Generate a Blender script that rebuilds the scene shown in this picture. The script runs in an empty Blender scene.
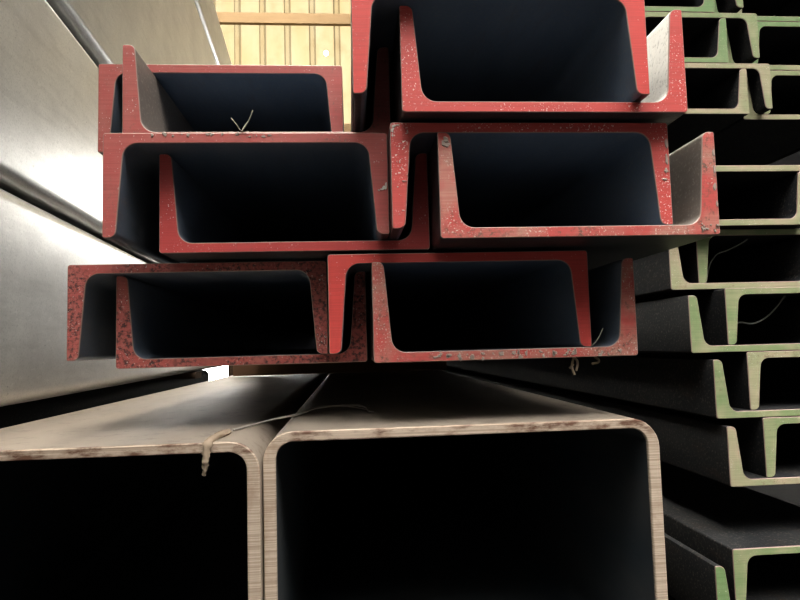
import bpy, bmesh, math, random
from mathutils import Matrix, Vector
random.seed(7)
S = bpy.context.scene
COL = S.collection
CZ = 0.36          # camera height above the floor; pile heights below are measured from eye level

# ------------------------------------------------------------------ materials
def new_mat(name):
    m = bpy.data.materials.new(name); m.use_nodes = True
    nt = m.node_tree; nt.nodes.clear()
    out = nt.nodes.new('ShaderNodeOutputMaterial')
    return m, nt, out

class G:
    """small node-graph helper"""
    def __init__(self, nt): self.nt = nt
    def n(self, t, **kw):
        x = self.nt.nodes.new(t)
        for k, v in kw.items(): setattr(x, k, v)
        return x
    def l(self, a, b): self.nt.links.new(a, b)
    def coords(self, scale=(1, 1, 1), jitter=True):
        tc = self.n('ShaderNodeTexCoord'); mp = self.n('ShaderNodeMapping')
        mp.inputs['Scale'].default_value = scale
        self.l(tc.outputs['Object'], mp.inputs['Vector'])
        if jitter:
            oi = self.n('ShaderNodeObjectInfo'); mu = self.n('ShaderNodeVectorMath', operation='SCALE')
            mu.inputs[0].default_value = (37.0, 19.0, 53.0)
            self.l(oi.outputs['Random'], mu.inputs['Scale']); self.l(mu.outputs[0], mp.inputs['Location'])
        return mp.outputs[0]
    def noise(self, vec, scale, detail=3, rough=.55):
        x = self.n('ShaderNodeTexNoise'); x.inputs['Scale'].default_value = scale
        x.inputs['Detail'].default_value = detail; x.inputs['Roughness'].default_value = rough
        self.l(vec, x.inputs['Vector']); return x.outputs['Fac']
    def ramp(self, fac, stops):
        x = self.n('ShaderNodeValToRGB'); e = x.color_ramp.elements
        while len(e) > 1: e.remove(e[-1])
        e[0].position, e[0].color = stops[0][0], tuple(stops[0][1]) + (1,)
        for p, c in stops[1:]:
            q = e.new(p); q.color = tuple(c) + (1,)
        self.l(fac, x.inputs['Fac']); return x.outputs['Color']
    def step(self, fac, a, b):
        return self.ramp(fac, [(a, (0, 0, 0)), (b, (1, 1, 1))])
    def mul(self, a, k):
        x = self.n('ShaderNodeMath', operation='MULTIPLY'); self.l(a, x.inputs[0])
        if isinstance(k, (int, float)): x.inputs[1].default_value = k
        else: self.l(k, x.inputs[1])
        return x.outputs[0]
    def mix(self, fac, a, b):
        x = self.n('ShaderNodeMix', data_type='RGBA')
        if isinstance(fac, (int, float)): x.inputs['Factor'].default_value = fac
        else: self.l(fac, x.inputs['Factor'])
        for sock, v in ((x.inputs[6], a), (x.inputs[7], b)):
            if isinstance(v, tuple): sock.default_value = v + (1,)
            else: self.l(v, sock)
        return x.outputs[2]
    def bsdf(self, col, rough=.6, metal=0., spec=.5, bump=None, bstr=.3, bdist=.0005):
        p = self.n('ShaderNodeBsdfPrincipled')
        if isinstance(col, tuple): p.inputs['Base Color'].default_value = col + (1,)
        else: self.l(col, p.inputs['Base Color'])
        if isinstance(rough, (int, float)): p.inputs['Roughness'].default_value = rough
        else: self.l(rough, p.inputs['Roughness'])
        p.inputs['Metallic'].default_value = metal
        p.inputs['Specular IOR Level'].default_value = spec
        if bump is not None:
            b = self.n('ShaderNodeBump'); b.inputs['Strength'].default_value = bstr; b.inputs['Distance'].default_value = bdist
            self.l(bump, b.inputs['Height']); self.l(b.outputs[0], p.inputs['Normal'])
        return p.outputs[0]

def paint(name, base, alt, fleck=(.75, .62, .58), speck=.5, dirt=.3, dirtcol=(.16, .09, .07), alt_amt=.5):
    """sprayed paint over a band-sawn steel end: saw lines, mottling, pale flecks, dirt"""
    m, nt, out = new_mat(name); g = G(nt)
    v = g.coords()
    mott = g.noise(v, 38, 4)
    c = g.mix(g.mul(g.step(mott, .38, .68), alt_amt), base, alt)
    lines = g.noise(g.coords((14, 1, 1100)), 1.0, 2)
    c = g.mix(g.mul(g.step(lines,   .42, .62), .34), c, tuple(x * .62 for x in base))
    if dirt > 0:
        d = g.mul(g.step(g.noise(v, 330, 4, .7), .60 - .16 * dirt, .70 - .12 * dirt), g.step(g.noise(v, 30, 3), .60 - .25 * dirt, .72 - .2 * dirt))
        c = g.mix(d, c, dirtcol)
    if speck > 0:
        f = g.mul(g.step(g.noise(v, 720, 2, .6), .70 - .10 * speck, .735 - .09 * speck), g.step(g.noise(v, 45, 2), .42, .58))
        c = g.mix(f, c, fleck)
    g.l(g.bsdf(c, .55, 0, .35, lines, .25, .0003), out.inputs['Surface'])
    return m

def scale_steel(name, dark, light, rust, rough=.5, metal=.35, dust=.35, dusty=(.30, .25, .20), spec=.4):
    """hot rolled mill scale, slightly dusty and rusty"""
    m, nt, out = new_mat(name); g = G(nt)
    v = g.coords((1, .25, 1)); w = g.coords()
    c = g.mix(g.step(g.noise(v, 25, 5), .35, .7), dark, light)
    c = g.mix(g.mul(g.step(g.noise(v, 70, 5, .7), .55, .72), .6), c, rust)
    c = g.mix(g.mul(g.step(g.noise(w, 380, 3, .7), .56, .66), dust), c, dusty)
    h = g.noise(w, 260, 3)
    g.l(g.bsdf(c, rough, metal, spec, h, .35, .0006), out.inputs['Surface'])
    return m

RED = (.47, .055, .050)
M = {
 'red':       paint('red paint on sawn steel', RED, (.42, .055, .055), speck=.45, dirt=.12),
 'red_fresh': paint('fresh red paint', (.58, .060, .050), (.47, .06, .05), speck=.25, dirt=.0),
 'red_speck': paint('white flecked red paint', (.53, .07, .06), (.44, .07, .062), fleck=(.85, .78, .72), speck=.8, dirt=.0),
 'red_dull':  paint('dull red paint', (.42, .085, .075), (.40, .135, .11), speck=.2, dirt=.35, alt_amt=.7),
 'red_rusty': paint('rust pitted red paint', (.46, .10, .085), (.40, .15, .12), speck=.5, dirt=.85, dirtcol=(.07, .03, .03), alt_amt=.6),
 'red_worn':  paint('worn red paint showing pale steel', (.48, .075, .065), (.42, .24, .18), fleck=(.60, .52, .44), speck=.9, dirt=.55, dirtcol=(.12, .07, .05), alt_amt=.85),
 'green':     paint('green paint on sawn steel', (.22, .29, .13), (.40, .36, .22), fleck=(.62, .60, .46), speck=.4, dirt=.2, dirtcol=(.18, .15, .09), alt_amt=.8),
 'green_deep':paint('deeper green paint', (.17, .28, .11), (.27, .33, .17), fleck=(.62, .60, .46), speck=.3, dirt=.15, dirtcol=(.18, .15, .09), alt_amt=.7),
 'green_tan': paint('green paint worn to tan', (.33, .34, .19), (.46, .37, .25), fleck=(.66, .60, .48), speck=.5, dirt=.35, dirtcol=(.22, .15, .09), alt_amt=.9),
 'scale':     scale_steel('dark mill scale outside', (.030, .032, .036), (.055, .056, .060), (.07, .05, .04), rough=.38, dust=.3, dusty=(.16, .14, .12)),  # outer steel darkened so the undersides read as shaded
 'scale_in': scale_steel('mill scale inside with glare tint', (.13, .165, .22), (.19, .225, .28), (.16, .15, .16), rough=.45),  # lighter blue stands in for veiling glare over the openings
 'scale_lit': scale_steel('scuffed steel painted lit', (.52, .50, .46), (.78, .75, .70), (.46, .42, .38), rough=.5, metal=.1, dust=.5, dusty=(.16, .14, .13)),  # scuffed flange inside, paled to paint in strong light
 'scale_brown': scale_steel('brown dusty mill scale', (.13, .105, .09), (.24, .20, .17), (.16, .10, .07), rough=.5, metal=.1, dust=.5, dusty=(.38, .33, .28)),
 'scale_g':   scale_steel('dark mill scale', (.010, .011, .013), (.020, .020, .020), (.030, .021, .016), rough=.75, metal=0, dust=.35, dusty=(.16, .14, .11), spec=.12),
 'edge':      scale_steel('bare sawn steel edge', (.30, .20, .17), (.40, .29, .25), (.26, .15, .12), rough=.45, metal=.2, dust=.1),
}
# rectangular tube skin: dusty mill scale with rust stains
def tube_skin():
    m, nt, out = new_mat('dusty tube steel'); g = G(nt)
    v = g.coords((1, .3, 1)); w = g.coords()
    c = g.mix(g.step(g.noise(v, 14, 5), .35, .7), (.27, .225, .18), (.42, .35, .28))
    c = g.mix(g.mul(g.step(g.noise(w, 60, 5, .7), .55, .7), .7), c, (.12, .085, .06))
    c = g.mix(g.mul(g.step(g.noise(w, 420, 3, .7), .56, .66), .5), c, (.36, .30, .24))
    r = g.n('ShaderNodeMapRange'); r.inputs['To Min'].default_value = .30; r.inputs['To Max'].default_value = .48
    g.l(g.noise(v, 20, 4), r.inputs['Value'])
    g.l(g.bsdf(c, r.outputs[0], .2, .3, g.noise(w, 200, 4), .25, .0006), out.inputs['Surface'])
    return m
M['tube'] = tube_skin()
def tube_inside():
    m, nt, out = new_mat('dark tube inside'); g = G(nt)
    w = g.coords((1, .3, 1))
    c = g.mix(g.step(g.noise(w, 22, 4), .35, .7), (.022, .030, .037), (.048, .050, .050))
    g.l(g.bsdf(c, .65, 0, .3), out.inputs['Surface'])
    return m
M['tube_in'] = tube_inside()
def sawn_end():
    m, nt, out = new_mat('sawn tube end'); g = G(nt)
    w = g.coords()
    lines = g.noise(g.coords((4, 1, 1500)), 1.0, 1)
    c = g.mix(g.step(lines, .38, .62), (.37, .28, .205), (.56, .45, .35))
    c = g.mix(g.mul(g.step(g.noise(w, 45, 4, .7), .50, .66), .55), c, (.30, .20, .135))
    # rust along the top wall only (a stain with its own outline)
    tc = g.n('ShaderNodeTexCoord'); sx = g.n('ShaderNodeSeparateXYZ'); g.l(tc.outputs['Object'], sx.inputs[0])
    top = g.n('ShaderNodeMapRange'); top.inputs['From Min'].default_value = -.013; top.inputs['From Max'].default_value = -.008
    g.l(sx.outputs['Z'], top.inputs['Value'])
    st = g.mul(g.step(g.noise(g.coords((1, 1, 3)), 42, 5, .7), .45, .60), top.outputs[0])
    c = g.mix(st, c, (.13, .065, .04))
    g.l(g.bsdf(c, .5, .15, .4, lines, .4, .0004), out.inputs['Surface'])
    return m
M['sawn'] = sawn_end()
def box_bar():
    m, nt, out = new_mat('oiled cold formed steel'); g = G(nt)
    v = g.coords((1, 1, 1)); w = g.coords((1, .12, 1)); u = g.coords((1, 1, .10))
    c = g.mix(g.step(g.noise(v, 9, 6, .65), .35, .68), (.56, .55, .52), (.70, .69, .65))
    c = g.mix(g.mul(g.step(g.noise(w, 90, 4), .5, .75), .35), c, (.36, .35, .33))
    c = g.mix(g.mul(g.step(g.noise(v, 180, 4, .75), .64, .70), .5), c, (.10, .10, .10))
    c = g.mix(g.mul(g.step(g.noise(u, 120, 3), .58, .70), .3), c, (.66, .65, .60))
    c = g.mix(g.mul(g.step(g.noise(v, 520, 2, .6), .50, .70), .38), c, (.30, .295, .28))
    c = g.mix(g.mul(g.step(g.noise(g.coords((1, .35, 1)), 240, 3, .7), .60, .68), .35), c, (.80, .79, .75))
    r = g.n('ShaderNodeMapRange'); r.inputs['To Min'].default_value = .26; r.inputs['To Max'].default_value = .42
    g.l(g.noise(v, 30, 5), r.inputs['Value'])
    g.l(g.bsdf(c, r.outputs[0], .5, .5, g.noise(v, 140, 4), .12, .0006), out.inputs['Surface'])
    return m
M['boxbar'] = box_bar()
def timber(name, a, b):
    m, nt, out = new_mat(name); g = G(nt)
    c = g.mix(g.noise(g.coords((3, 40, 40)), 1.5, 4), a, b)
    g.l(g.bsdf(c, .8, 0, .2), out.inputs['Surface'])
    return m
M['timber'] = timber('weathered batten timber', (.05, .03, .018), (.12, .072, .04))
M['timber_new'] = timber('reddish batten timber', (.13, .065, .035), (.21, .12, .07))
M['purlin'] = timber('pale purlin timber', (.18, .115, .055), (.26, .17, .09))
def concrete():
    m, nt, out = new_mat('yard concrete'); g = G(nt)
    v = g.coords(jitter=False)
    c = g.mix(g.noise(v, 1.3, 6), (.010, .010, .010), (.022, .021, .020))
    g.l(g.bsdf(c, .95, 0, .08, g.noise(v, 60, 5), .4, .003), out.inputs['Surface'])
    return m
M['concrete'] = concrete()
def sheeting():
    """yellowed translucent corrugated sheet with one small puncture"""
    m, nt, out = new_mat('yellowed translucent sheet'); g = G(nt)
    v = g.coords((1, 1, .25), jitter=False); w = g.coords(jitter=False)
    c = g.mix(g.step(g.noise(v, 5, 5, .6), .3, .7), (.068, .052, .027), (.073, .062, .039))
    c = g.mix(g.mul(g.step(g.noise(w, 3.2, 5, .7), .52, .68), .35), c, (.046, .029, .013))
    tr = g.n('ShaderNodeBsdfTranslucent'); df = g.n('ShaderNodeBsdfDiffuse')
    g.l(c, tr.inputs[0]); g.l(c, df.inputs[0])
    mx = g.n('ShaderNodeMixShader'); mx.inputs[0].default_value = .25
    g.l(tr.outputs[0], mx.inputs[1]); g.l(df.outputs[0], mx.inputs[2])
    g.l(mx.outputs[0], out.inputs['Surface'])
    return m
M['sheet'] = sheeting()
def added_clear_sheet():
    m, nt, out = new_mat('white translucent roof sheet'); g = G(nt)
    c = g.mix(g.noise(g.coords(), 3, 4), (.80, .79, .74), (.92, .91, .87))
    tr = g.n('ShaderNodeBsdfTranslucent'); g.l(c, tr.inputs[0]); g.l(tr.outputs[0], out.inputs['Surface'])
    return m
M['added_rooflight'] = added_clear_sheet()
def plain(name, col, rough=.8, spec=.3):
    m, nt, out = new_mat(name); g = G(nt)
    c = g.mix(g.noise(g.coords(), 300, 3), tuple(x * .7 for x in col), col)
    g.l(g.bsdf(c, rough, 0, spec), out.inputs['Surface'])
    return m
M['roofing'] = plain('grey roof sheet', (.22, .22, .22))
M['block'] = plain('blockwork darkened for shade', (.012, .012, .013), 1.0, .02)  # near-black base paints in the shade behind the gaps
M['twine'] = plain('frayed grey twine', (.34, .31, .27))
M['clump'] = plain('dried brown mud fibre', (.33, .25, .175))
M['straw'] = plain('dry pale grass', (.42, .38, .30))
M['wirecol'] = plain('dull wire', (.34, .34, .30))
M['scuff'] = plain('scuffed greyish brown steel', (.40, .33, .28), .5)
M['chalk'] = plain('dried white splash', (.66, .62, .56))

# ------------------------------------------------------------------ object helpers
def link(name, me, mats, parent=None):
    o = bpy.data.objects.new(name, me); COL.objects.link(o)
    for m in mats: me.materials.append(m)
    if parent: o.parent = parent
    return o
def bm_to(name, bm, mats, parent=None):
    bmesh.ops.recalc_face_normals(bm, faces=bm.faces)
    me = bpy.data.meshes.new(name); bm.to_mesh(me); bm.free()
    return link(name, me, mats, parent)
def tag(o, label, cat, group=None):
    o['label'] = label; o['category'] = cat
    if group: o['group'] = group
    return o
def structure(o): o['kind'] = 'structure'; return o
def empty(name, loc, rz=0):
    o = bpy.data.objects.new(name, None); COL.objects.link(o)
    o.empty_display_size = .05; o.location = loc; o.rotation_euler = (0, 0, rz); return o

def arc(cx, cz, r, a0, a1, n):
    return [(cx + r * math.cos(math.radians(a0 + (a1 - a0) * i / n)), cz + r * math.sin(math.radians(a0 + (a1 - a0) * i / n))) for i in range(n + 1)]

def channel_outline(W, H, tw, tf, taper, rf, rt):
    """open-side-up channel: web on z 0..tw, flanges up to z=H, tapered inner faces; origin at web centre.
    returns a counter-clockwise outline"""
    h = W / 2
    t_tip = tf - taper * (H * .5); t_root = tf + taper * (H * .5 - tw)
    # right half, from bottom centre counter-clockwise
    pts = []
    pts += arc(h - .0022, .0022, .0022, -90, 0, 4)                    # outer heel
    pts += arc(h - .0012, H - .0012, .0012, 0, 90, 2)                 # outer tip
    ang = math.degrees(math.atan2(t_root - t_tip, H - tw))            # slope of the inner face
    xt = h - t_tip
    pts += arc(xt + rt, H - rt, rt, 90, 180 - ang, 6)                 # inner tip round
    # inner root fillet, tangent to sloped face and web
    xr = h - t_root
    off = rf * math.tan(math.radians((90 - ang) / 2)) if False else rf
    cx = xr - rf * 1.0; cz = tw + rf
    # centre so that it is tangent to the sloped inner face
    s = math.radians(ang)
    # inner face line: x = xr + (z - tw) * tan(s); distance from centre to line = rf
    cx = xr + (cz - tw) * math.tan(s) - rf / math.cos(s)
    pts += arc(cx, cz, rf, -ang, -90, 7)
    left = [(-x, z) for x, z in reversed(pts)]
    return pts + left
def inset(pts, d):
    n = len(pts); out = []
    for i in range(n):
        a, b, c = pts[i - 1], pts[i], pts[(i + 1) % n]
        def nrm(p, q):
            dx, dz = q[0] - p[0], q[1] - p[1]; L = math.hypot(dx, dz) or 1
            return (-dz / L, dx / L)
        n1, n2 = nrm(a, b), nrm(b, c)
        bx, bz = n1[0] + n2[0], n1[1] + n2[1]; L = math.hypot(bx, bz) or 1
        out.append((b[0] + bx / L * d, b[1] + bz / L * d))
    return out
def loop(bm, pts, y): return [bm.verts.new((x, y, z)) for x, z in pts]
def strip(bm, A, B, mi=0):
    for i in range(len(A)):
        j = (i + 1) % len(A)
        f = bm.faces.new((A[i], A[j], B[j], B[i])); f.material_index = mi
def smooth_mesh(me, ang=35):
    me.polygons.foreach_set('use_smooth', [True] * len(me.polygons))
    me.set_sharp_from_angle(angle=math.radians(ang))

LEN = 6.0
PAINT_T = .0012
def channel_meshes(W, H, tw, tf, taper, rf, rt, key):
    o = channel_outline(W, H, tw, tf, taper, rf, rt)
    bm = bmesh.new()
    ys = [PAINT_T, .05, .2, .6, 1.5, 3.0, LEN]
    loops = [loop(bm, o, y) for y in ys]
    for a, b in zip(loops, loops[1:]): strip(bm, a, b)
    bm.faces.new(loops[0]); bm.faces.new(loops[-1])
    bmesh.ops.recalc_face_normals(bm, faces=bm.faces)
    body = bpy.data.meshes.new('channel_section_' + key); bm.to_mesh(body); bm.free(); smooth_mesh(body)
    bm = bmesh.new()
    back = loop(bm, o, PAINT_T); mid = loop(bm, o, .0005); front = loop(bm, inset(o, .0005), 0)
    strip(bm, back, mid, 1); strip(bm, mid, front, 1)
    bm.faces.new(front); bm.faces.new(list(reversed(back)))
    bmesh.ops.recalc_face_normals(bm, faces=bm.faces)
    cap = bpy.data.meshes.new('painted_end_' + key); bm.to_mesh(cap); bm.free()
    return body, cap

RW, RH, RTW = .200, .0745, .0074
BIG = channel_meshes(RW, RH, RTW, .0120, .075, .0105, .0048, 'large')
GW, GH, GTW = .170, .0605, .0070
SMALL = channel_meshes(GW, GH, GTW, .0128, .10, .0095, .0055, 'small')
CAPS = {}
def channel(meshes, key, kind, xl, z, t, W, body_mat, end_mat, label, group):
    """kind 'u' lies open side up with its web at z; 'n' lies open side down with its web top at z"""
    body, cap = meshes
    root = empty('steel_channel', (xl + W / 2, t, z + CZ))
    if kind == 'n': root.rotation_euler = (0, math.pi, 0)
    tag(root, label, 'steel channel', group)
    bk = (key, body_mat.name)
    if bk not in CAPS:
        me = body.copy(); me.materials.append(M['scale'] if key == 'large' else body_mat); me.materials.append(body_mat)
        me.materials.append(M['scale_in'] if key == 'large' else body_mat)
        for p in me.polygons:                       # inner faces painted lighter for glare; flange insides can be dusty, scuffed or painted lit
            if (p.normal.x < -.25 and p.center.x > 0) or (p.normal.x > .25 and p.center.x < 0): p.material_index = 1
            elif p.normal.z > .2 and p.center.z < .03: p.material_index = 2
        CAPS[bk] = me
    b = bpy.data.objects.new('channel_section', CAPS[bk]); COL.objects.link(b); b.parent = root
    ck = (key, end_mat.name)
    if ck not in CAPS:
        me = cap.copy(); me.materials.append(end_mat); me.materials.append(M['edge']); CAPS[ck] = me
    c = bpy.data.objects.new('painted_end', CAPS[ck]); COL.objects.link(c); c.parent = root
    c['label'] = ('green' if key == 'small' else 'red') + ' painted sawn end'
    return root

# ------------------------------------------------------------------ the red channels, nested in pairs
gr = 'red ended steel channels stacked in nested pairs'
RED_ROWS = [
 # kind, x left, z web face, y of end, paint, label
 ('u', -.1871, -.0115, .519, 'red_rusty', 'pitted red-ended channel open side up, bottom row left, under its upturned mate'),
 ('n', -.2184,  .0705, .504, 'red_rusty', 'pitted red-ended channel open side down, furthest left of the bottom row'),
 ('u',  .0162, -.0115, .463, 'red_worn',  'red-ended channel open side up with scraped pale web, bottom row right'),
 ('n', -.0164,  .0705, .471, 'red_fresh', 'bright red-ended channel open side down, right half of the bottom row'),
 ('u', -.1390,  .0730, .470, 'red',       'red-ended channel open side up, middle row left, right flange in shade'),
 ('n', -.1708,  .1555, .447, 'red_dull',  'dusty red-ended channel open side down, middle row left, white splash on right flange'),
 ('u',  .0626,  .0730, .423, 'red_worn',  'chipped red-ended channel open side up, furthest right of the middle row'),
 ('n',  .0299,  .1555, .426, 'red_speck', 'white-flecked red-ended channel open side down, middle row right, splashed corner'),
 ('u', -.1662,  .1572, .471, 'red_dull',  'red-ended channel open side up, top row left, tall left flange standing free'),
 ('n', -.2027,  .2392, .520, 'red_dull',  'red-ended channel open side down set furthest back, topmost at the left'),
 ('u',  .0374,  .1572, .411, 'red_speck', 'white-flecked red-ended channel open side up, top row right, jutting out nearest'),
 ('n',  .0046,  .2394, .399, 'red_fresh', 'red-ended channel open side down, topmost at the right, cut by the photo top'),
]
RED_THINGS = []
for kind, xl, z, t, pm, lab in RED_ROWS:
    skin = M['scale_lit'] if (z == .1572 and xl > 0) else M['scale_brown'] if (z == .0730 and xl > 0) or z == .1572 else M['scale_in']
    RED_THINGS.append((channel(BIG, 'large', kind, xl, z, t, RW, skin, M[pm], lab, gr), kind, xl, z))

# ------------------------------------------------------------------ the green channels at the right
gg = 'green ended steel channels stacked at the right'
GREEN = [
 ('u', .3305, -.2710, .575, 'green_deep', 'green-ended channel open side up, lowest of all, flange tip behind the big tube'),
 ('n', .3617, -.2035, .597, 'green',      'green-ended channel open side down in the lowest pair, below the dark gap'),
 ('u', .3800, -.1510, .623, 'green_tan',  'tan and green-ended channel open side up, just above the lower dark gap'),
 ('n', .4210, -.0835, .626, 'green',      'green-ended channel open side down, inside the pair just above the lower dark gap'),
 ('u', .3730, -.0830, .628, 'green',      'green-ended channel open side up, second pair above the lower dark gap'),
 ('n', .4145, -.0155, .635, 'green_tan',  'green-ended channel open side down, second pair above the lower dark gap'),
 ('u', .3543, -.0150, .635, 'green',      'green-ended channel open side up, level with the bottom red row, wire above it'),
 ('n', .3980,  .0525, .640, 'green',      'green-ended channel open side down with a bent wire inside, level with bottom red row'),
 ('u', .3495,  .0535, .660, 'green_tan',  'tan and green-ended channel open side up, half hidden below the middle red row'),
 ('n', .3860,  .1210, .668, 'green',      'green-ended channel open side down with shaded web, below the box-like topmost lower pair'),
 ('u', .3360,  .1215, .648, 'green_tan',  'pale green-ended channel open side up, topmost lower pair, beside the middle red row'),
 ('n', .3600,  .1890, .650, 'green_tan',  'pale green-ended channel open side down, right below the upper dark gap'),
 ('u', .3500,  .2877, .757, 'green_tan',  'tan green-ended channel open side up, left one resting above the upper dark gap'),
 ('n', .3820,  .3552, .757, 'green_tan',  'tan green-ended channel open side down, left one in first pair above the dark gap'),
 ('u', .5250,  .2877, .777, 'green_tan',  'tan green-ended channel open side up, right one resting above the upper dark gap'),
 ('n', .5535,  .3552, .777, 'green',      'green-ended channel open side down, right one in first pair above the dark gap'),
 ('u', .3267,  .3557, .757, 'green_deep', 'green-ended channel open side up, left one in second pair above the dark gap'),
 ('n', .3695,  .4232, .757, 'green',      'green-ended channel open side down, left one in second pair above the dark gap'),
 ('u', .5010,  .3557, .777, 'green',      'green-ended channel open side up, right one in second pair above the dark gap'),
 ('n', .5415,  .4232, .777, 'green_deep', 'green-ended channel open side down, right one in second pair above the dark gap'),
 ('u', .3124,  .4237, .757, 'green_deep', 'green-ended channel open side up, left one at the top edge of the photo'),
 ('n', .3520,  .4912, .757, 'green',      'green-ended channel open side down, left one cut by the top edge of the photo'),
 ('u', .4845,  .4237, .777, 'green_deep', 'green-ended channel open side up, right one at the top edge of the photo'),
 ('n', .5235,  .4912, .777, 'green',      'green-ended channel open side down, right one cut by the top edge of the photo'),
]
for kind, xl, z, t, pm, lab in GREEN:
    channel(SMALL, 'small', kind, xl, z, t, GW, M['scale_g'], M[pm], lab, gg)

# ------------------------------------------------------------------ rectangular tubes
def rrect(w, h, r, n=8):
    """rounded rectangle, top right corner at (0,0) .. counter-clockwise"""
    return (arc(w - r, r, r, -90, 0, n) + arc(w - r, h - r, r, 0, 90, n) + arc(r, h - r, r, 90, 180, n) + arc(r, r, r, 180, 270, n))
def ring_tube(name, W, H, th, r_out, xl, ztop, t, label, group, skin, inside, end_mat, length=LEN):
    root = empty(name, (xl + W / 2, t, ztop + CZ)); tag(root, label, 'steel tube', group)
    o = [(x - W / 2, z - H) for x, z in rrect(W, H, r_out)]
    ri = max(r_out - th, .006)
    i_ = [(x - W / 2 + th, z - H + th) for x, z in rrect(W - 2 * th, H - th - .0072, ri)]
    e = .003
    bm = bmesh.new()
    ys = [e, .05, .3, 1.0, 2.5, length]
    A = [loop(bm, o, y) for y in ys]; B = [loop(bm, i_, y) for y in ys]
    for a, b in zip(A, A[1:]): strip(bm, a, b, 0)
    for a, b in zip(B, B[1:]): strip(bm, b, a, 1)
    strip(bm, A[-1], B[-1], 0); strip(bm, B[0], A[0], 0)
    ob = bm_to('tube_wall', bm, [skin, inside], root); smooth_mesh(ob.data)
    bm = bmesh.new()
    a0, a1, a2 = loop(bm, o, e), loop(bm, o, .0007), loop(bm, inset(o, .0007), 0)
    b0, b1, b2 = loop(bm, i_, e), loop(bm, i_, .0007), loop(bm, inset(i_, -.0007), 0)
    strip(bm, a0, a1); strip(bm, a1, a2); strip(bm, a2, b2); strip(bm, b2, b1); strip(bm, b1, b0); strip(bm, b0, a0)
    ob = bm_to('sawn_end', bm, [end_mat], root); ob['label'] = 'tan sawn end face'
    return root
gt = 'large rectangular steel tubes at the bottom'
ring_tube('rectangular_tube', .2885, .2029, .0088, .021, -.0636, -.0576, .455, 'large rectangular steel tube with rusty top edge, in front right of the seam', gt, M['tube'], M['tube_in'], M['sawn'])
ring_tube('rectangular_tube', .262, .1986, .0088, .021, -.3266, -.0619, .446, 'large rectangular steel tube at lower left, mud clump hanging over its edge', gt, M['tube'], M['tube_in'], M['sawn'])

# ------------------------------------------------------------------ long box bars at the left
BX = -.280; SL = .0557
def box_bar_obj(z0, z1, r, label, dx=0, w=.2, L=6.6, mat='boxbar'):
    th = .006
    root = bpy.data.objects.new('box_section_bar', None)
    o = [(x - w, z) for x, z in rrect(w, z1 - z0, r, 7)]
    i_ = [(x - w + th, z + th) for x, z in rrect(w - 2 * th, z1 - z0 - 2 * th, max(r - th, .004), 7)]
    bm = bmesh.new()
    ys = [L * k for k in (0, .12, .24, .36, .5, .7, 1)]
    A = [loop(bm, o, y) for y in ys]; B = [loop(bm, i_, y) for y in ys]
    for a, b in zip(A, A[1:]): strip(bm, a, b)
    for a, b in zip(B, B[1:]): strip(bm, b, a)
    strip(bm, A[-1], B[-1]); strip(bm, B[0], A[0])
    ob = bm_to('box_section_bar', bm, [M[mat]]); smooth_mesh(ob.data)
    y0 = -.9
    ob.location = (BX - SL * y0 + dx, y0, z0 + CZ); ob.rotation_euler = (0, 0, math.atan(SL))
    tag(ob, label, 'steel box bar', 'long shiny box section bars stacked at the left')
box_bar_obj(-.0460, .1590, .016, 'shiny grey box section bar, lowest of the left stack')
box_bar_obj(.1655, .3890, .014, 'shiny grey box section bar, second from the bottom of the left stack')
box_bar_obj(.4040, .8660, .013, 'tall grey box section bar, third from the bottom of the left stack')
box_bar_obj(.8780, 1.0380, .020, 'grey box section bar, topmost of the left stack, against the yellow wall')

box_bar_obj(-.3010, -.0612, .020, 'short box section bar darkened for shade below the left stack, beside the left tube', dx=-.09, L=3.15, mat='scale_g')  # near-black steel puts the gap's shade into this bar's colour
# ------------------------------------------------------------------ timber battens
def batten(x0, x1, y, w, z0, z1, label, mat='timber'):
    bm = bmesh.new(); c = .003
    prof = [(c, 0), (w - c, 0), (w, c), (w, z1 - z0 - c), (w - c, z1 - z0), (c, z1 - z0), (0, z1 - z0 - c), (0, c)]
    A = [bm.verts.new((x0, py, pz)) for py, pz in prof]; B = [bm.verts.new((x1, py, pz)) for py, pz in prof]
    strip(bm, A, B); bm.faces.new(A); bm.faces.new(list(reversed(B)))
    ob = bm_to('timber_batten', bm, [M[mat]]); ob.location = (0, y, z0 + CZ)
    tag(ob, label, 'timber batten', 'timber battens between the layers')
batten(-.274, .2245, 1.49, .07, -.0575, -.0117, 'brown timber batten under the red pile, end showing above the left tube', 'timber_new')
batten(-.274, .2245, 4.90, .07, -.0575, -.0117, 'brown timber batten under the far end of the red pile')
batten(-.88, -.62, 4.6, .09, -.36, -.0462, 'dark timber block on the floor under the far end of the left stack')
for y, e in ((1.5, 'near'), (.2, 'closest')):
    batten(-.56 - .0557 * y, -.278 - .0557 * y, y, .06, -.0610, -.0462, 'dark lath under the lowest shiny box bar in view, %s end' % e)
    batten(-.60 - .0557 * y, -.36 - .0557 * y, y, .09, -.36, -.3012, 'timber batten on the floor below the left stack, %s end' % e)
for z0, z1, q in ((.1591, .1654, 'lowest and second'), (.3891, .4039, 'second and third'), (.8661, .8779, 'third and topmost')):
    for y, e in ((1.9, 'near'), (4.4, 'far')):
        batten(-.46 - .0557 * y, -.30 - .0557 * y, y, .04, z0, z1, 'thin packing lath between the %s box bars, %s end' % (q, e))
for y in (1.1, 4.7):
    q = 'near' if y < 2 else 'far'
    batten(-.34, .25, y, .09, -.36, -.2606, 'timber batten on the floor under the %s end of the big tubes' % q)
    batten(.30, .56, y, .09, -.36, -.2712, 'timber batten on the floor under the %s end of the green channels' % q)
    batten(.34, .60, y + .05, .08, -.2033, -.1512, 'timber batten in the lower dark gap of the green stack, %s end' % q)
    batten(.33, .70, y + .05, .08, .1892, .2875, 'timber batten in the upper dark gap of the green stack, %s end' % q)

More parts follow.
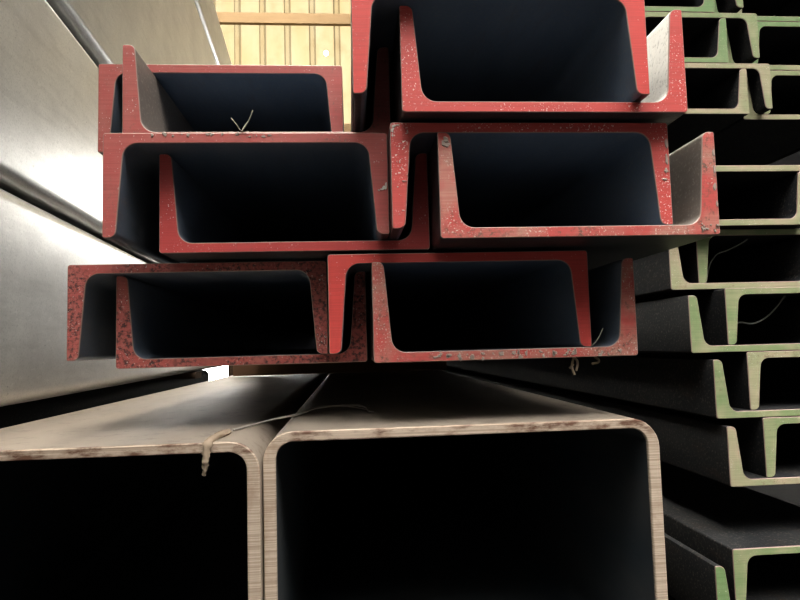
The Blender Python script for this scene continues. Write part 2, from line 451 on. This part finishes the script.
# ------------------------------------------------------------------ small debris: twine, mud, grass, wire
def tube_curve(name, pts, r, mat, label, cat, taper=None):
    cu = bpy.data.curves.new(name, 'CURVE'); cu.dimensions = '3D'; cu.bevel_depth = r; cu.bevel_resolution = 2; cu.resolution_u = 6
    for strand in pts:
        sp = cu.splines.new('BEZIER'); sp.bezier_points.add(len(strand) - 1)
        for i, p in enumerate(strand):
            b = sp.bezier_points[i]; b.co = (p[0], p[1], p[2] + CZ); b.handle_left_type = b.handle_right_type = 'AUTO'
            b.radius = 1 if taper is None else max(.25, 1 - taper * i / (len(strand) - 1))
    cu.use_fill_caps = True
    ob = bpy.data.objects.new(name, cu); COL.objects.link(ob); cu.materials.append(mat)
    dg = bpy.context.evaluated_depsgraph_get()
    me = bpy.data.meshes.new_from_object(ob.evaluated_get(dg)); bpy.data.objects.remove(ob)
    ob = bpy.data.objects.new(name, me); COL.objects.link(ob)
    if not me.materials: me.materials.append(mat)
    tag(ob, label, cat); return ob

if True:
    ZL, ZR = -.0619, -.0576
    rnd = random.Random(3)
    # mud clump over the lip of the left tube
    bm = bmesh.new()
    path = [(-.0950, .492, ZL + .0012, .0034), (-.0960, .479, ZL + .0016, .0044), (-.0970, .466, ZL + .0014, .0034), (-.0982, .452, ZL + .0010, .0040),
            (-.0994, .4442, ZL - .001, .0034), (-.1000, .4432, ZL - .007, .0028), (-.1002, .4430, ZL - .013, .0025), (-.1008, .4432, ZL - .018, .0017), (-.1012, .4434, ZL - .0215, .0015)]
    prev = None
    fine = []
    for (a, b) in zip(path, path[1:]):
        for k in range(4): fine.append(tuple(a[j] + (b[j] - a[j]) * k / 4 for j in range(4)))
    fine.append(path[-1])
    for i, p in enumerate(fine):
        q = fine[min(i + 1, len(fine) - 1)]; o_ = fine[max(i - 1, 0)]
        d = Vector(q[:3]) - Vector(o_[:3]); d.normalize()
        s = d.cross(Vector((1, 0, 0))); s.normalize(); e = d.cross(s)
        ringv = []
        for k in range(8):
            a = k * math.pi / 4; rr = p[3] * rnd.uniform(.45, 1.25)
            v = Vector(p[:3]) + e * math.cos(a) * rr + s * math.sin(a) * min(rr, .0026)
            ringv.append(bm.verts.new((v.x, v.y, v.z + CZ)))
        if prev: strip(bm, prev, ringv)
        else: bm.faces.new(ringv)
        prev = ringv
    bm.faces.new(list(reversed(prev)))
    ob = bm_to('mud_clump', bm, [M['clump']]); smooth_mesh(ob.data, 60)
    tag(ob, 'dried brown mud clump hanging over the left tube edge', 'mud')
    # frayed twine lying across both tube tops
    tw = []
    for k in range(3):
        j = lambda s=.0018: rnd.uniform(-s, s)
        tw.append([(-.092, .500 + j(), ZL + .0016), (-.084 + j(), .522 + j(.004), ZL + .0016), (-.068, .530 + j(.003), ZR + .0004), (-.050, .545 + j(.004), ZR + .0022 + j(.001)),
                   (-.030, .585 + j(.006), ZR + .0035 + j(.0015)), (-.012, .600 + j(.006), ZR + .004 + j(.0015)), (.006, .590 + j(.004), ZR + .0035 + j(.0015)), (.016 + j(.003), .555 + j(.004), ZR + .0018)])
    tube_curve('twine', tw, .0006, M['twine'], 'frayed grey twine lying across the tops of both big tubes', 'twine')

# dried splashes and scuffs stuck on the red ends: thin lumps, part of the channel they sit on
def splash(idx, spots, mat, name, label, seed):
    root, kind, xl, z0 = RED_THINGS[idx]
    rnd = random.Random(seed); bm = bmesh.new(); sg = -1 if kind == 'n' else 1
    for (x, z, r, rz) in spots:
        n = 11; f = []; b = []
        cx, cz = sg * (x - (xl + RW / 2)), sg * (z - z0)
        for k in range(n):
            a = 2 * math.pi * k / n; q = rnd.uniform(.5, 1.15)
            px, pz = cx + r * q * math.cos(a), cz + rz * q * math.sin(a)
            b.append(bm.verts.new((px, .0003, pz))); f.append(bm.verts.new((cx + (px - cx) * .7, -.0006, cz + (pz - cz) * .7)))
        strip(bm, b, f); bm.faces.new(f); bm.faces.new(list(reversed(b)))
    ob = bm_to(name, bm, [mat], root); ob['label'] = label
R_ = random.Random(11)
def scatter(x0, x1, z0, z1, n, r0, r1): return [(R_.uniform(x0, x1), R_.uniform(z0, z1), R_.uniform(r0, r1), R_.uniform(r0, r1)) for _ in range(n)]
splash(7, [(.0325, .1530, .0022, .0016), (.0315, .1500, .0014, .0026), (.0352, .1535, .0024, .0010), (.0315, .1462, .0009, .0016)] + scatter(.0335, .0420, .090, .150, 16, .0002, .0007) + [(.0385, .114, .0018, .0005), (.0362, .1275, .0006, .0013), (.0378, .0935, .0016, .0005)], M['chalk'], 'white_splash', 'dried white splash on the flange corner', 1)
splash(5, [(.0262, .1146, .0018, .0022), (.0240, .1138, .0020, .0010), (.0222, .1130, .0012, .0009), (.0275, .1165, .0008, .0030)], M['chalk'], 'white_splash', 'dried white splash on the right flange', 2)
splash(6, [(.0680, .1420, .0030, .0032), (.0690, .1385, .0030, .0022), (.0665, .1400, .0016, .0030)] , M['scuff'], 'bare_scuff', 'scuffed bare steel at the flange tip', 3)
splash(6, [(.2606, .1080, .0018, .0040), (.2612, .1200, .0010, .0050), (.2610, .1320, .0012, .0040), (.2614, .0950, .0010, .0030)] + scatter(.2480, .2615, .0745, .0810, 12, .0006, .0018), M['scuff'], 'bare_scuff', 'chipped bare edge of the right flange', 4)
splash(7, [(.2283, .1400, .0015, .0040), (.2278, .1280, .0019, .0050), (.2270, .1200, .0022, .0024), (.2256, .1140, .0020, .0012)], M['scuff'], 'bare_scuff', 'scuffed edge of the right flange', 5)
splash(2, scatter(.060, .205, -.0105, -.0058, 40, .0008, .0026), M['scuff'], 'bare_scuff', 'scraped pale patches along the web', 6)
splash(5, scatter(-.15, -.05, .1525, .1550, 16, .0006, .0020), M['scuff'], 'bare_scuff', 'scraped top edge of the web', 7)

ST = M['straw']
tube_curve('straw_tuft', [[(-.0746, .4462, .1560), (-.070, .444, .1620), (-.0661, .443, .1706)], [(-.0750, .4462, .1560), (-.078, .444, .1605), (-.0815, .443, .1648)], [(-.0746, .446, .1560), (-.0733, .448, .1600), (-.0710, .449, .1640)], [(-.0760, .448, .1560), (-.0720, .4462, .1560), (-.0700, .4455, .1560)]], .00035, ST, 'tuft of dry pale straw stuck above the middle left red web', 'straw')
tube_curve('straw_stalk', [[(.1838, .472, -.0033), (.1880, .471, .0010), (.1926, .470, .0100)]], .0003, ST, 'thin dry stalk standing in the bottom right red channel', 'straw')
tube_curve('fluff', [[(.1695, .473, -.0118), (.1675, .472, -.0190), (.1690, .471, -.0250)], [(.1700, .473, -.0118), (.1720, .472, -.0150), (.1704, .471, -.0220)], [(.1860, .473, -.0118), (.1889, .472, -.0150), (.1830, .471, -.0170)], [(.1690, .4725, -.0170), (.1655, .472, -.0200)]], .0009, M['clump'], 'brown fluff hanging under the bottom right red channel', 'fluff')
tube_curve('bent_wire', [[(.4115, .70, .0612), (.4211, .692, .0945), (.4360, .69, .1009), (.4573, .69, .1111), (.4700, .70, .1185)]], .0008, M['wirecol'], 'thin bent wire inside the green pair beside the middle red row', 'wire')
tube_curve('bent_wire', [[(.4270, .675, .0150), (.4329, .672, .0165), (.4456, .67, .0149), (.4551, .67, .0176), (.4674, .67, .0251), (.4903, .675, .0455)]], .0010, M['wirecol'], 'curved wire inside the green pair level with the bottom red row', 'wire')

# ------------------------------------------------------------------ the shed
def quad_box(name, x0, x1, y0, y1, z0, z1, mat):
    bm = bmesh.new()
    vs = [bm.verts.new((x, y, z)) for z in (z0, z1) for x, y in ((x0, y0), (x1, y0), (x1, y1), (x0, y1))]
    for f in ((3, 2, 1, 0), (4, 5, 6, 7), (0, 1, 5, 4), (1, 2, 6, 5), (2, 3, 7, 6), (3, 0, 4, 7)): bm.faces.new([vs[i] for i in f])
    return structure(bm_to(name, bm, [mat]))
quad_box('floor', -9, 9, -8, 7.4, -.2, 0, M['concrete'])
WY = 7.2
def wall_sheet(z0, z1):
    pitch = .2876; x = -1.28 - pitch * 12; xs = []
    hole = (-.222, 3.46 + CZ, .026)
    while x < 4.5:
        xs += [(x, 0), (x + .018, .055), (x + .062, .055), (x + .080, 0)]; x += pitch
    bm = bmesh.new()
    zs = [z0, 3.0, z1]
    rows = [[bm.verts.new((px, WY - d, z)) for px, d in xs] for z in zs]
    for a, b in zip(rows, rows[1:]):
        for i in range(len(a) - 1): bm.faces.new((a[i], a[i + 1], b[i + 1], b[i]))
    # round puncture
    hx, hz, hr = hole
    for f in list(bm.faces):
        xa = [v.co.x for v in f.verts]; za = [v.co.z for v in f.verts]
        if min(xa) < hx - hr and max(xa) > hx + hr and min(za) < hz - hr and max(za) > hz + hr:
            c = sorted(f.verts, key=lambda v: math.atan2(v.co.z - hz, v.co.x - hx))
            y = WY; n = 16
            ring = [bm.verts.new((hx + hr * math.cos(2 * math.pi * k / n - math.pi), y, hz + 1.3 * hr * math.sin(2 * math.pi * k / n - math.pi))) for k in range(n)]
            bm.faces.remove(f)
            # corners in order of angle from -pi: lower-left, lower-right, upper-right, upper-left
            cs = c
            def ang(v): return math.atan2(v.co.z - hz, v.co.x - hx)
            for k in range(n):
                a0 = 2 * math.pi * (k + .5) / n - math.pi
                near = min(cs, key=lambda v: abs((ang(v) - a0 + math.pi) % (2 * math.pi) - math.pi))
                bm.faces.new((ring[k], ring[(k + 1) % n], near))
            order = [min(cs, key=lambda v, k=k: abs((ang(v) - (2 * math.pi * (k + .5) / n - math.pi) + math.pi) % (2 * math.pi) - math.pi)) for k in range(n)]
            for k in range(n):
                p, q = order[k - 1], order[k]
                if p is not q: bm.faces.new((ring[k], q, p))
            break
    return structure(bm_to('wall_back', bm, [M['sheet']]))
wall_sheet(2.3, 5.0)
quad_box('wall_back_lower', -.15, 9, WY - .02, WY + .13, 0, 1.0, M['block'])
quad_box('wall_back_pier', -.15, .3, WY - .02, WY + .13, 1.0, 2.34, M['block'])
quad_box('wall_back_corner', 1.74, 9, WY - .02, WY + .13, 1.0, 2.34, M['block'])  # unseen opening between pier and corner, added to brighten the left bars
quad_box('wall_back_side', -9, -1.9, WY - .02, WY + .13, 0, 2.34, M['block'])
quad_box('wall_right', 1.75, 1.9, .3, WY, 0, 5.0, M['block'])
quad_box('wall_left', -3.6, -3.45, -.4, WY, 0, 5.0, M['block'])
for i, (za, zb) in enumerate(((3.76, 3.88), (2.45, 2.57))):
    quad_box('trim_%d' % (i + 1), -4.7, 4.4, WY - .115, WY - .057, za + CZ, zb + CZ, M['purlin'])
RX0, RX1, RY0, RY1 = -2.4, .3, .6, 6.8      # unseen roof panel bay, added to light the left bars
for n_, b_ in (('ceiling', (-9, RX0, -.6, 7.6)), ('ceiling_right', (RX1, 9, -.6, 7.6)), ('ceiling_front', (RX0, RX1, -.6, RY0)), ('ceiling_back', (RX0, RX1, RY1, 7.6))):
    quad_box(n_, *b_, 5.0, 5.06, M['roofing'])
def added_rooflight():
    bm = bmesh.new(); xs = []
    x = RX0
    while x < RX1 - .01:
        xs += [(x, 0), (x + .20, 0), (x + .22, .03), (x + .28, .03)]; x += .30
    rows = [[bm.verts.new((px, y, 5.0 + dz)) for px, dz in xs] for y in (RY0, RY1)]
    for i in range(len(xs) - 1): bm.faces.new((rows[0][i], rows[0][i + 1], rows[1][i + 1], rows[1][i]))
    ob = structure(bm_to('added_window_1', bm, [M['added_rooflight']])); return ob
added_rooflight()

# ------------------------------------------------------------------ light
w = bpy.data.worlds.new('sky'); S.world = w; w.use_nodes = True
nt = w.node_tree; nt.nodes.clear()
bg = nt.nodes.new('ShaderNodeBackground'); wo = nt.nodes.new('ShaderNodeOutputWorld')
bg.inputs[0].default_value = (1.0, .975, .93, 1)
tc = nt.nodes.new('ShaderNodeTexCoord'); sx = nt.nodes.new('ShaderNodeSeparateXYZ'); mr = nt.nodes.new('ShaderNodeMapRange')
mr.interpolation_type = 'SMOOTHSTEP'                     # the sky is brightest on the sun's side, behind the shed
mr.inputs['From Min'].default_value = .0; mr.inputs['From Max'].default_value = .9
mr.inputs['To Min'].default_value = 3.0; mr.inputs['To Max'].default_value = 9.0
nt.links.new(tc.outputs['Generated'], sx.inputs[0]); nt.links.new(sx.outputs['Y'], mr.inputs['Value']); 
el = nt.nodes.new('ShaderNodeMapRange'); el.interpolation_type = 'SMOOTHSTEP'   # in front, buildings and ground keep the low sky dark
el.inputs['From Min'].default_value = .56; el.inputs['From Max'].default_value = 1.0
el.inputs['To Min'].default_value = .04; el.inputs['To Max'].default_value = 24.0
nt.links.new(sx.outputs['Z'], el.inputs['Value'])
mr.inputs['To Min'].default_value = .0; mr.inputs['To Max'].default_value = 1.0
mf = nt.nodes.new('ShaderNodeMix'); mf.inputs['B'].default_value = 19.0
nt.links.new(mr.outputs[0], mf.inputs['Factor']); nt.links.new(el.outputs[0], mf.inputs['A']); nt.links.new(mf.outputs[0], bg.inputs[1])
nt.links.new(bg.outputs[0], wo.inputs[0])
sun = bpy.data.objects.new('sun', bpy.data.lights.new('sun', 'SUN')); COL.objects.link(sun)
sun.data.energy = 30.0; sun.data.angle = math.radians(1); sun.data.color = (1, .95, .86)
sun.rotation_euler = Vector((.25, -1, -.75)).to_track_quat('-Z', 'Y').to_euler()


# ------------------------------------------------------------------ camera
Y_, P_, R_ = .0788, .0740, -.0276
fw = Vector((math.sin(Y_) * math.cos(P_), math.cos(Y_) * math.cos(P_), math.sin(P_)))
rt0 = Vector((math.cos(Y_), -math.sin(Y_), 0)); up0 = rt0.cross(fw)
rt = rt0 * math.cos(R_) + up0 * math.sin(R_); up = -rt0 * math.sin(R_) + up0 * math.cos(R_)
cam = bpy.data.objects.new('camera', bpy.data.cameras.new('camera')); COL.objects.link(cam)
mw = Matrix(((rt.x, up.x, -fw.x, 0), (rt.y, up.y, -fw.y, 0), (rt.z, up.z, -fw.z, CZ), (0, 0, 0, 1)))
cam.matrix_world = mw
cam.data.sensor_width = 36; cam.data.lens = 630 / 800 * 36; cam.data.clip_start = .01; cam.data.clip_end = 100
S.camera = cam
S.view_settings.view_transform = 'Standard'; S.view_settings.look = 'None'
S.view_settings.exposure = 0.0; S.view_settings.gamma = 1; S.view_settings.use_curve_mapping = False
